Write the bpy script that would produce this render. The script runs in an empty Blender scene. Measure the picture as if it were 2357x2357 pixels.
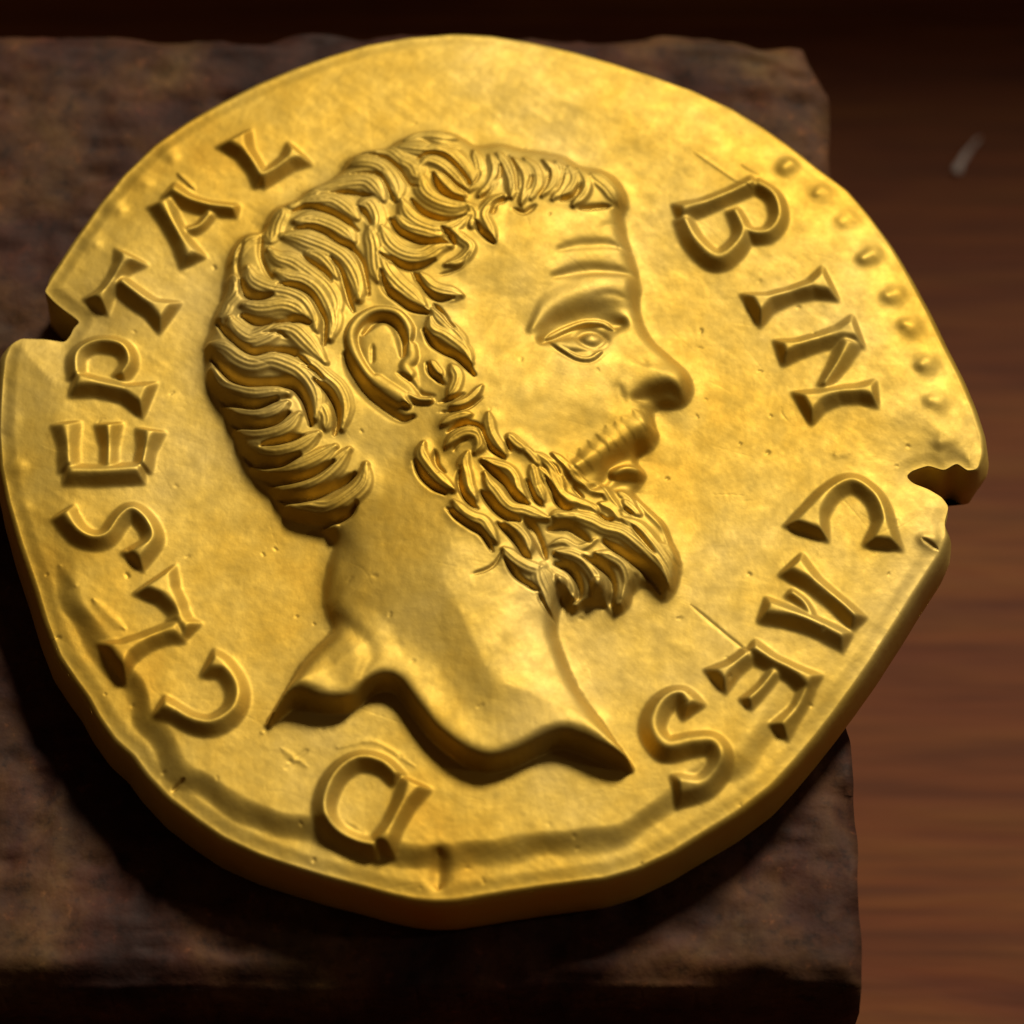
import bpy, math, random
import numpy as np

# ------------------------------------------------------------------ camera, world, lamps
MM = 0.001
TILT = math.radians(27.0)
DIST = 90.0                                     # mm, lens to coin
FOV = 2 * math.atan(10.05 / 90.0)
scene = bpy.context.scene
col = scene.collection
cam_data = bpy.data.cameras.new('camera')
cam = bpy.data.objects.new('camera', cam_data)
col.objects.link(cam)
scene.camera = cam
cam.location = (0, -math.sin(TILT) * DIST * MM, math.cos(TILT) * DIST * MM)
cam.rotation_euler = (TILT, 0, 0)
cam_data.angle = FOV
cam_data.clip_start = 0.005
cam_data.clip_end = 5.0
cam_data.dof.use_dof = True
cam_data.dof.focus_distance = DIST * MM
cam_data.dof.aperture_fstop = 95.0

world = bpy.data.worlds.new('World')
scene.world = world
world.use_nodes = True
bg = world.node_tree.nodes['Background']
bg.inputs[0].default_value = (1.0, 0.60, 0.34, 1)
bg.inputs[1].default_value = 0.05

def spot(name, az, el, dist, power, size, color, cone=30, blend=0.6):
    d = bpy.data.lights.new(name, 'SPOT')
    d.energy = power; d.shadow_soft_size = size; d.color = color
    d.spot_size = math.radians(cone); d.spot_blend = blend
    o = bpy.data.objects.new(name, d); col.objects.link(o)
    a, e = math.radians(az), math.radians(el)
    p = np.array([math.cos(a) * math.cos(e), math.sin(a) * math.cos(e), math.sin(e)]) * dist
    o.location = p
    from mathutils import Vector
    o.rotation_euler = (-Vector(p)).to_track_quat('-Z', 'Y').to_euler()
    return o
spot('display_spot', 64, 45, 0.60, 20.8, 0.065, (1.0, 0.915, 0.74))
spot('display_spot', 0, 30, 0.60, 1.2, 0.030, (1.0, 0.86, 0.66))

vs = scene.view_settings
vs.view_transform = 'Standard'; vs.look = 'None'; vs.gamma = 1; vs.exposure = 0.0
vs.use_curve_mapping = False

# ------------------------------------------------------------------ numeric helpers (all in mm)
rng = np.random.default_rng(7)
STEP = 0.024
GX0, GX1, GY0, GY1 = -10.9, 10.0, -10.0, 11.2
NX = int((GX1 - GX0) / STEP) + 1
NY = int((GY1 - GY0) / STEP) + 1
xs = GX0 + np.arange(NX) * STEP
ys = GY0 + np.arange(NY) * STEP
X, Y = np.meshgrid(xs, ys)
CT, ST, TF = math.cos(TILT), math.sin(TILT), math.tan(FOV / 2)

def plane(u, v, z=0.0):
    """reading of the photograph (2357 px square) -> place on the coin at height z"""
    u = np.asarray(u, float); v = np.asarray(v, float)
    xc = (u - 1178.5) / 1178.5 * TF
    yc = -(v - 1178.5) / 1178.5 * TF
    dy = yc * CT + ST; dz = yc * ST - CT
    t = (z - DIST * CT) / dz
    return xc * t, -ST * DIST + dy * t

FR = {'a': (450, 250, .3106), 'b': (950, 250, .3106), 'c': (450, 700, .3106), 'd': (950, 700, .3623),
      'e': (1100, 1150, .2588), 'f': (180, 1250, .3106), 'g': (700, 60, .3623), 'h': (760, 650, .2070),
      'i': (940, 950, .2070), 'j': (1230, 780, .2070), 'A': (0, 0, .4141), 'U': (1500, 0, .4436),
      'K': (0, 700, .4141), 'R': (1557, 800, .4141), 'B': (600, 1400, .4658), 'Q': (1457, 1457, .4658),
      'X': (1500, 350, .3882), 'Y': (1400, 1050, .4399), 'n': (0, 0, 1.0), 'D': (0, 0, 1.22)}
PX = 20.1 / 2357                                # mm per photograph pixel

def native(fr, pts):
    ox, oy, s = FR[fr]
    p = np.array(pts, float)
    return p[:, 0] * s + ox, p[:, 1] * s + oy

def spline(p, n):
    """Catmull-Rom through p, n samples evenly spread by length"""
    p = np.asarray(p, float)
    if len(p) == 1: return np.repeat(p, n, 0)
    if len(p) == 2:
        t = np.linspace(0, 1, n)[:, None]; return p[:1] * (1 - t) + p[1:] * t
    q = np.vstack([2 * p[0] - p[1], p, 2 * p[-1] - p[-2]])
    out = []
    for i in range(1, len(q) - 2):
        t = np.linspace(0, 1, 12, endpoint=False)[:, None]
        a, b, c, d = q[i - 1], q[i], q[i + 1], q[i + 2]
        out.append(.5 * (2 * b + (c - a) * t + (2 * a - 5 * b + 4 * c - d) * t**2 + (3 * b - a - 3 * c + d) * t**3))
    out = np.vstack(out + [p[-1:]])
    s = np.r_[0, np.cumsum(np.hypot(*np.diff(out, axis=0).T))]
    t = np.linspace(0, s[-1], n)
    return np.c_[np.interp(t, s, out[:, 0]), np.interp(t, s, out[:, 1])]

def densify(poly, sp):
    p = np.vstack([poly, poly[:1]])
    s = np.r_[0, np.cumsum(np.hypot(*np.diff(p, axis=0).T))]
    t = np.arange(0, s[-1], sp)
    return np.c_[np.interp(t, s, p[:, 0]), np.interp(t, s, p[:, 1])]

def polymask(poly):
    m = np.zeros((NY, NX), bool)
    a = poly; b = np.roll(poly, -1, 0)
    for j in range(NY):
        y = ys[j]
        k = (a[:, 1] > y) != (b[:, 1] > y)
        if not k.any(): continue
        xx = np.sort(a[k, 0] + (y - a[k, 1]) / (b[k, 1] - a[k, 1]) * (b[k, 0] - a[k, 0]))
        for q in range(0, len(xx) - 1, 2):
            i0 = int(math.ceil((xx[q] - GX0) / STEP)); i1 = int(math.floor((xx[q + 1] - GX0) / STEP))
            m[j, max(i0, 0):max(i1 + 1, 0)] = True
    return m

CS = 3
def coarse_dist(pts, mask=None):
    xc = xs[::CS]; yc = ys[::CS]
    gx, gy = np.meshgrid(xc, yc)
    d = np.full(gx.shape, 1e9)
    for k in range(0, len(pts), 64):
        p = pts[k:k + 64]
        d = np.minimum(d, ((gx[..., None] - p[:, 0])**2 + (gy[..., None] - p[:, 1])**2).min(-1))
    d = np.sqrt(d)
    if mask is not None: d = np.where(mask[::CS, ::CS], d, -d)
    fi = (xs - xc[0]) / (xc[1] - xc[0]); fj = (ys - yc[0]) / (yc[1] - yc[0])
    i0 = np.clip(fi.astype(int), 0, len(xc) - 2); j0 = np.clip(fj.astype(int), 0, len(yc) - 2)
    tx = (fi - i0)[None]; ty = (fj - j0)[:, None]
    g = lambda jj, ii: d[np.ix_(jj, ii)]
    return (g(j0, i0) * (1 - tx) + g(j0, i0 + 1) * tx) * (1 - ty) + (g(j0 + 1, i0) * (1 - tx) + g(j0 + 1, i0 + 1) * tx) * ty

KX = np.fft.rfftfreq(NX, STEP)[None]; KY = np.fft.fftfreq(NY, STEP)[:, None]
K2 = KX**2 + KY**2
def blur(f, s):
    return np.fft.irfft2(np.fft.rfft2(f) * np.exp(-2 * math.pi**2 * s * s * K2), s=f.shape)
def noise(s, sx=None, ang=0.0):
    n = rng.standard_normal((NY, NX))
    if sx is None:
        f = blur(n, s)
    else:
        c, q = math.cos(ang), math.sin(ang)
        u = KX * c + KY * q; w = -KX * q + KY * c
        f = np.fft.irfft2(np.fft.rfft2(n) * np.exp(-2 * math.pi**2 * ((sx * u)**2 + (s * w)**2)), s=n.shape)
    return f / f.std()
def sstep(x): x = np.clip(x, 0, 1); return x * x * (3 - 2 * x)
def sample(f, x, y):
    i = np.clip(np.round((np.asarray(x) - GX0) / STEP).astype(int), 0, NX - 1)
    j = np.clip(np.round((np.asarray(y) - GY0) / STEP).astype(int), 0, NY - 1)
    return f[j, i]

def lay(pts, base):
    """photograph points -> coin points, lifted onto the relief 'base'"""
    u, v = pts
    z = np.zeros(len(u))
    for _ in range(5):
        x, y = plane(u, v, z)
        z = .5 * z + .5 * sample(base, x, y) if base is not None else z * 0
    x, y = plane(u, v, z)
    return np.c_[x, y]

def brush(p, w, taper=.18, pad=1.0, signed=False):
    """distance of the grid to a stroke p (mm) in units of its half width; returns window, q, t"""
    L = np.hypot(*np.diff(p, axis=0).T).sum() if len(p) > 1 else 0
    n = max(6, int(L / .03) + 2)
    c = spline(p, n)
    t = np.linspace(0, 1, n)
    w = np.atleast_1d(np.asarray(w, float)) * PX / 2
    wt = np.interp(t, np.linspace(0, 1, len(w)), w) if len(w) > 1 else np.full(n, w[0])
    if taper > 0:
        wt = wt * np.clip(np.minimum(t, 1 - t) / taper, .12, 1)**.5
    m = wt.max() * pad + .05
    i0 = max(int((c[:, 0].min() - m - GX0) / STEP), 0); i1 = min(int((c[:, 0].max() + m - GX0) / STEP) + 2, NX)
    j0 = max(int((c[:, 1].min() - m - GY0) / STEP), 0); j1 = min(int((c[:, 1].max() + m - GY0) / STEP) + 2, NY)
    sl = (slice(j0, j1), slice(i0, i1))
    gx, gy = X[sl], Y[sl]
    q = np.full(gx.shape, 1e9); near = np.zeros(gx.shape, int)
    for k in range(n):
        d = np.hypot(gx - c[k, 0], gy - c[k, 1]) / wt[k]
        m_ = d < q; q = np.where(m_, d, q); near[m_] = k
    if signed:
        tg = np.gradient(c, axis=0)
        sg = tg[near, 0] * (gy - c[near, 1]) - tg[near, 1] * (gx - c[near, 0])
        return sl, q, np.sign(sg) * q
    return sl, q

# ------------------------------------------------------------------ the coin's outline
OUT = [(103,667),(174,559),(232,476),(290,402),(360,335),(435,282),(518,236),(600,195),(683,159),(760,130),(850,102),(940,85),(1040,77),(1130,82),
 (1220,99),(1320,122),(1410,147),(1500,175),(1589,206),(1677,248),(1748,293),(1810,337),(1877,390),(1944,439),(1997,501),(2046,568),(2085,634),
 (2130,719),(2165,794),(2203,870),(2232,937),(2253,999),(2257,1040),(2251,1075),(2228,1080),(2203,1062),(2174,1080),(2137,1068),(2098,1082),
 (2085,1094),(2100,1110),(2137,1124),(2168,1142),(2184,1164),(2174,1200),(2174,1230),(2157,1268),(2133,1305),(2095,1363),(2062,1417),(2033,1462),
 (2000,1515),(1960,1573),(1915,1634),(1870,1690),(1822,1745),(1770,1800),(1690,1860),(1592,1920),(1541,1952),(1460,1990),(1392,2010),(1320,2019),(1252,2027),
 (1180,2037),(1112,2048),(1050,2058),(1001,2060),(950,2055),(903,2045),(833,2026),(754,2006),(670,1980),(600,1956),(518,1917),(456,1874),(393,1826),(344,1774),
 (311,1729),(269,1692),(232,1640),(207,1594),(178,1555),(141,1500),(112,1425),(87,1342),(54,1247),(25,1151),(8,1070),(2,990),(4,930),(8,870),(14,820),(26,790),(48,776),
 (104,779),(150,786),(164,768),(170,752),(186,738),(166,722),(146,708),(124,690)]
o_u = np.array([p[0] for p in OUT], float); o_v = np.array([p[1] for p in OUT], float)
ox_, oy_ = plane(o_u, o_v, -.12)
outline = densify(np.c_[ox_, oy_], .05)
for _ in range(2):
    outline = .25 * np.roll(outline, 1, 0) + .5 * outline + .25 * np.roll(outline, -1, 0)
outline = densify(outline, .02)
inside = polymask(outline)
d_in = coarse_dist(outline[::2], inside)
ANG = np.degrees(np.arctan2(Y + .3, X + .45))

# ------------------------------------------------------------------ the head's outline
HEAD_BACK = [(735,1222),(661,1197),(624,1141),(577,1094),(556,1057),(534,998),(512,948),(484,899),(473,870),(474,835),(470,800),(484,762),(490,735),(510,685),
 (519,623),(529,585),(550,554),(574,539),(602,536),(614,508),(636,480),(680,462),(708,439),(748,422),(785,396),(801,368),(838,350),(891,342),(916,325),(953,309),
 (1009,301),(1050,310),(1074,323),(1099,335),(1152,330),(1198,341),(1261,350),(1301,360),(1338,382),(1385,391),(1422,413),(1441,446),(1445,474),(1436,498),(1442,545),
 (1454,582),(1469,632),(1473,663),(1471,700),(1477,735),(1500,782),(1544,823),(1580,856),(1594,888),(1586,925),(1559,941),(1515,941),(1503,954),(1509,986),(1515,1008),
 (1500,1035),(1470,1052),(1468,1068),(1487,1095),(1474,1120),(1462,1138),(1488,1167),(1530,1207),(1545,1243),(1567,1294),(1562,1338),(1548,1372),(1524,1384),(1490,1350),(1460,1365),
 (1445,1400),(1415,1418),(1392,1400),(1350,1398),(1320,1412),(1295,1385),(1282,1450),(1296,1500),(1315,1550),(1345,1605),(1390,1665),(1430,1725),(1466,1776)]
TRUNC = [(1466,1776),(1392,1745),(1330,1712),(1289,1698),(1243,1707),(1182,1735),(1126,1747),(1075,1733),(1029,1703),(987,1665),(945,1610),(920,1575),(897,1560),(870,1562),(842,1577),
 (805,1608),(740,1617),(679,1610),(637,1647),(600,1683)]
SHOULDER = [(600,1690),(622,1650),(655,1596),(693,1530),(735,1484),(765,1450),(752,1415),(746,1379),(752,1318),(769,1257),(752,1235)]
hp = []
for lst, z in ((HEAD_BACK, .08), (TRUNC, .52), (SHOULDER, .08)):
    a = np.array(lst, float)
    zz = np.full(len(a), z)
    if lst is TRUNC: zz = .1 + .48 * np.clip(np.minimum(np.arange(len(a)), len(a) - 1 - np.arange(len(a))) / 4., 0, 1)
    x, y = plane(a[:, 0], a[:, 1], zz)
    hp.append(np.c_[x, y])
trunc = spline(hp[1], 400)
head_poly = densify(np.vstack([spline(hp[0], 1200), trunc, spline(hp[2], 160)]), .02)
hmask = polymask(head_poly)
dhs = coarse_dist(head_poly[::2], hmask)
hmask = dhs > 0
dh = np.abs(dhs)
dt = coarse_dist(trunc)
near_t = np.exp(-(dt / .55)**2)
nape = np.exp(-((X + 4.9) / 1.7)**2 - ((Y - 1.1) / 2.6)**2)     # the back of the hair stands highest
rise = (.15 + .17 * nape) * (1 - near_t) + .045 * near_t
edge = 1 - np.exp(-(dh / rise)**1.15)
base = hmask * (edge * (.23 + .30 * near_t + .20 * nape) + .50 * (1 - np.exp(-dh / 1.9)))
fillet = .06 * np.exp(-np.clip(-dhs, 0, None) / .16) * (1 - near_t)
base = blur(base, .028) + fillet
under = (~hmask) * .06 * np.exp(-(dt / .5)**2)

# ------------------------------------------------------------------ traced relief
# hair and beard locks: frame, width, height, points
HAIR = [
 ('a',46,.12,[(740,850),(880,840),(1000,875),(1100,930),(1170,1000)]),
 ('a',50,.12,[(640,960),(760,970),(870,1005),(980,1050),(1080,1110),(1150,1190),(1200,1300),(1215,1430)]),
 ('a',44,.12,[(545,1060),(620,1120),(720,1150),(850,1240),(960,1330),(1030,1450),(1040,1580)]),
 ('a',34,.09,[(820,1080),(910,1100),(1000,1180),(1050,1270)]),
 ('a',46,.13,[(385,1190),(420,1290),(530,1350),(690,1385),(800,1440),(870,1540),(895,1660)]),
 ('a',48,.13,[(600,1230),(700,1270),(800,1290),(900,1360),(970,1470),(1010,1600),(1000,1720)]),
 ('a',42,.13,[(350,1470),(500,1485),(640,1465),(740,1490),(820,1560)]),
 ('a',48,.14,[(250,1570),(300,1670),(400,1735),(520,1700),(620,1640),(730,1660),(810,1730),(890,1820),(960,1900)]),
 ('a',48,.12,[(830,630),(960,590),(1100,555),(1250,540),(1330,590),(1390,690)]),
 ('a',40,.10,[(760,710),(900,690),(1010,685),(1110,740),(1200,830)]),
 ('a',40,.10,[(1130,440),(1260,400),(1370,425),(1450,500),(1500,600),(1500,690)]),
 ('a',54,.10,[(240,1160),(290,1050),(390,960),(480,960)]),
 ('a',50,.10,[(180,1560),(190,1480),(260,1380),(270,1270)]),
 ('a',44,.10,[(640,770),(580,880),(560,1000)]),
 ('a',40,.10,[(700,740),(800,680),(900,650)]),
 ('a',40,.10,[(1220,730),(1290,720),(1340,820),(1330,920)]),
 ('a',40,.10,[(1290,900),(1330,1020),(1340,1160),(1360,1290)]),
 ('a',36,.10,[(1180,380),(1290,345),(1430,330),(1540,400),(1640,450),(1670,540)]),
 ('c',46,.14,[(90,320),(230,345),(340,420),(440,450),(560,425),(680,460),(780,515),(870,620),(905,740),(890,860)]),
 ('c',42,.14,[(110,500),(190,605),(300,650),(440,680),(580,668),(690,680)]),
 ('c',40,.14,[(230,780),(330,840),(460,850),(580,820),(680,750)]),
 ('c',40,.13,[(300,960),(430,985),(560,970),(680,920),(770,830)]),
 ('c',40,.13,[(390,1060),(540,1110),(680,1100),(790,1055),(910,975)]),
 ('c',40,.12,[(430,1220),(600,1250),(760,1220),(900,1160),(1040,1070)]),
 ('c',38,.12,[(570,1390),(700,1390),(850,1340),(990,1250),(1140,1090)]),
 ('c',40,.13,[(670,1530),(820,1530),(980,1540),(1120,1460),(1240,1350),(1265,1200)]),
 ('c',34,.12,[(760,390),(860,460),(960,550),(1060,640),(1110,770),(1090,940)]),
 ('c',28,.10,[(930,760),(972,860),(968,940)]),
 ('c',36,.10,[(760,1700),(860,1740),(960,1720),(1040,1660)]),
 ('g',40,.12,[(560,790),(660,780),(780,790),(900,800),(980,860),(1050,950),(1080,1010)]),
 ('g',36,.11,[(640,740),(740,700),(850,700),(960,730)]),
 ('g',30,.12,[(740,900),(790,860),(880,890),(960,960),(1030,1040)]),
 ('g',26,.11,[(830,940),(890,1000),(960,1070),(1020,1090)]),
 ('g',38,.12,[(740,960),(770,1060),(850,1120),(960,1150),(1040,1150)]),
 ('g',34,.11,[(500,940),(540,1010),(580,1080)]),
 ('g',34,.11,[(620,860),(690,910),(720,980)]),
 ('g',40,.12,[(620,1120),(660,1210),(740,1270),(850,1300),(960,1270),(1040,1210)]),
 ('g',36,.11,[(590,1230),(660,1290),(760,1320),(860,1350)]),
 ('g',44,.12,[(490,1290),(550,1400),(640,1460),(750,1470),(850,1420),(930,1410)]),
 ('g',46,.12,[(480,1440),(520,1560),(590,1650),(680,1730),(760,1790)]),
 ('g',34,.11,[(740,1590),(790,1660),(870,1700),(1000,1725)]),
 ('g',26,.10,[(930,1300),(1000,1360),(1060,1420),(1000,1500),(900,1530)]),
 ('g',26,.10,[(1080,800),(1110,900),(1110,980),(1050,1060)]),
 ('g',28,.11,[(1180,830),(1210,920),(1180,1020),(1110,1090)]),
 ('g',32,.12,[(1230,820),(1290,900),(1330,1010),(1320,1100)]),
 ('g',26,.11,[(1330,850),(1400,940),(1410,1040),(1380,1140)]),
 ('g',24,.10,[(1400,850),(1470,930),(1480,1020),(1440,1110)]),
 ('g',24,.11,[(1520,860),(1580,920),(1580,1010),(1510,1090)]),
 ('g',24,.11,[(1600,870),(1650,950),(1640,1040),(1580,1110)]),
 ('g',24,.11,[(1680,900),(1720,970),(1700,1040),(1640,1090)]),
 ('g',26,.12,[(1740,920),(1790,1000),(1780,1070),(1710,1150)]),
 ('g',40,.11,[(1830,960),(1900,1000),(1960,1060),(1990,1130)]),
 ('g',30,.12,[(1260,1090),(1190,1140),(1140,1210),(1170,1290),(1210,1370)]),
 ('g',26,.10,[(1060,1150),(1090,1220),(1060,1290)]),
 ('h',30,.11,[(1110,420),(1140,540),(1260,600),(1390,690),(1500,790),(1570,920)]),
 ('h',26,.10,[(1130,330),(1260,460),(1400,590),(1520,740)]),
 ('h',18,.10,[(1120,900),(1180,990),(1240,1060)]),
 ('h',28,.11,[(1350,950),(1410,1080),(1380,1200),(1320,1290)]),
 ('h',18,.10,[(1690,1170),(1600,1280),(1490,1360),(1330,1400)]),
 ('h',24,.10,[(600,60),(760,130),(930,240),(1080,330)]),
]
BEARD = [
 ('i',22,.11,[(370,160),(490,95),(700,45)]),
 ('i',24,.11,[(890,30),(900,150),(930,270),(1000,390),(1080,490)]),
 ('i',24,.11,[(1110,280),(1200,370),(1300,440)]),
 ('i',28,.13,[(170,360),(145,480),(210,600),(310,720),(400,810),(510,890)]),
 ('i',28,.12,[(420,400),(500,320),(640,250),(770,280),(800,390),(740,470)]),
 ('i',26,.11,[(660,470),(620,590),(650,720),(680,860),(750,990)]),
 ('i',28,.12,[(850,700),(900,820),(980,920),(1060,1030),(1150,1100),(1280,1120),(1420,1170),(1560,1210)]),
 ('i',26,.12,[(820,550),(960,610),(1110,660),(1190,760),(1220,870),(1300,970)]),
 ('i',22,.10,[(1370,620),(1400,740),(1430,860),(1500,1000)]),
 ('i',22,.11,[(1560,660),(1640,800),(1700,910),(1800,1010),(1930,1030)]),
 ('i',28,.13,[(500,1010),(600,1130),(710,1200),(830,1240),(900,1340),(980,1460)]),
 ('i',26,.12,[(1080,1260),(1190,1300),(1270,1370),(1330,1460),(1350,1580)]),
 ('i',30,.12,[(1060,1540),(1180,1650),(1330,1740),(1500,1790)]),
 ('i',28,.12,[(1600,1180),(1760,1180),(1900,1160)]),
 ('i',20,.10,[(1420,480),(1520,560),(1620,640),(1700,780)]),
 ('e',32,.13,[(720,165),(860,170),(1010,210),(1130,270),(1280,310),(1420,410),(1540,520),(1640,640),(1700,780)]),
 ('e',32,.12,[(1280,190),(1430,270),(1550,400),(1640,520),(1720,660),(1740,800)]),
 ('e',28,.12,[(1420,40),(1580,190),(1690,330),(1730,480),(1800,590)]),
 ('e',22,.11,[(1080,60),(1190,110),(1260,200)]),
 ('e',22,.11,[(1300,30),(1370,90),(1440,160)]),
 ('e',28,.13,[(690,490),(820,510),(930,560),(1010,650),(1060,750),(1030,860)]),
 ('e',28,.13,[(1050,500),(1180,530),(1290,600),(1340,720),(1340,840),(1280,960)]),
 ('e',46,.14,[(560,640),(600,760),(660,900),(700,1060)]),
 ('e',26,.12,[(700,700),(750,830),(800,930),(920,980),(1030,900)]),
 ('e',14,.07,[(640,420),(760,390),(900,450),(1060,370)]),
 ('e',16,.09,[(1300,610),(1410,680)]),
 ('e',20,.10,[(1600,420),(1700,470),(1790,590)]),
 ('e',20,.10,[(900,60),(1000,90),(1060,130)]),
 ('j',20,.11,[(40,1320),(150,1420),(260,1560),(330,1700)]),('j',20,.11,[(200,1300),(330,1430),(420,1560),(520,1660)]),
 ('j',20,.11,[(60,1480),(170,1620),(300,1790)]),('j',20,.11,[(390,1500),(500,1600),(640,1720),(770,1760)]),
 ('j',20,.11,[(620,1640),(740,1690),(860,1830),(950,1930)]),('j',22,.11,[(280,1740),(450,1830),(640,1900)]),
 ('j',20,.10,[(930,1730),(1050,1800),(1130,1910)]),('j',18,.09,[(-120,1230),(-20,1330),(60,1440)]),('j',16,.09,[(-230,1150),(-140,1220),(-80,1300)]),
]
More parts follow.
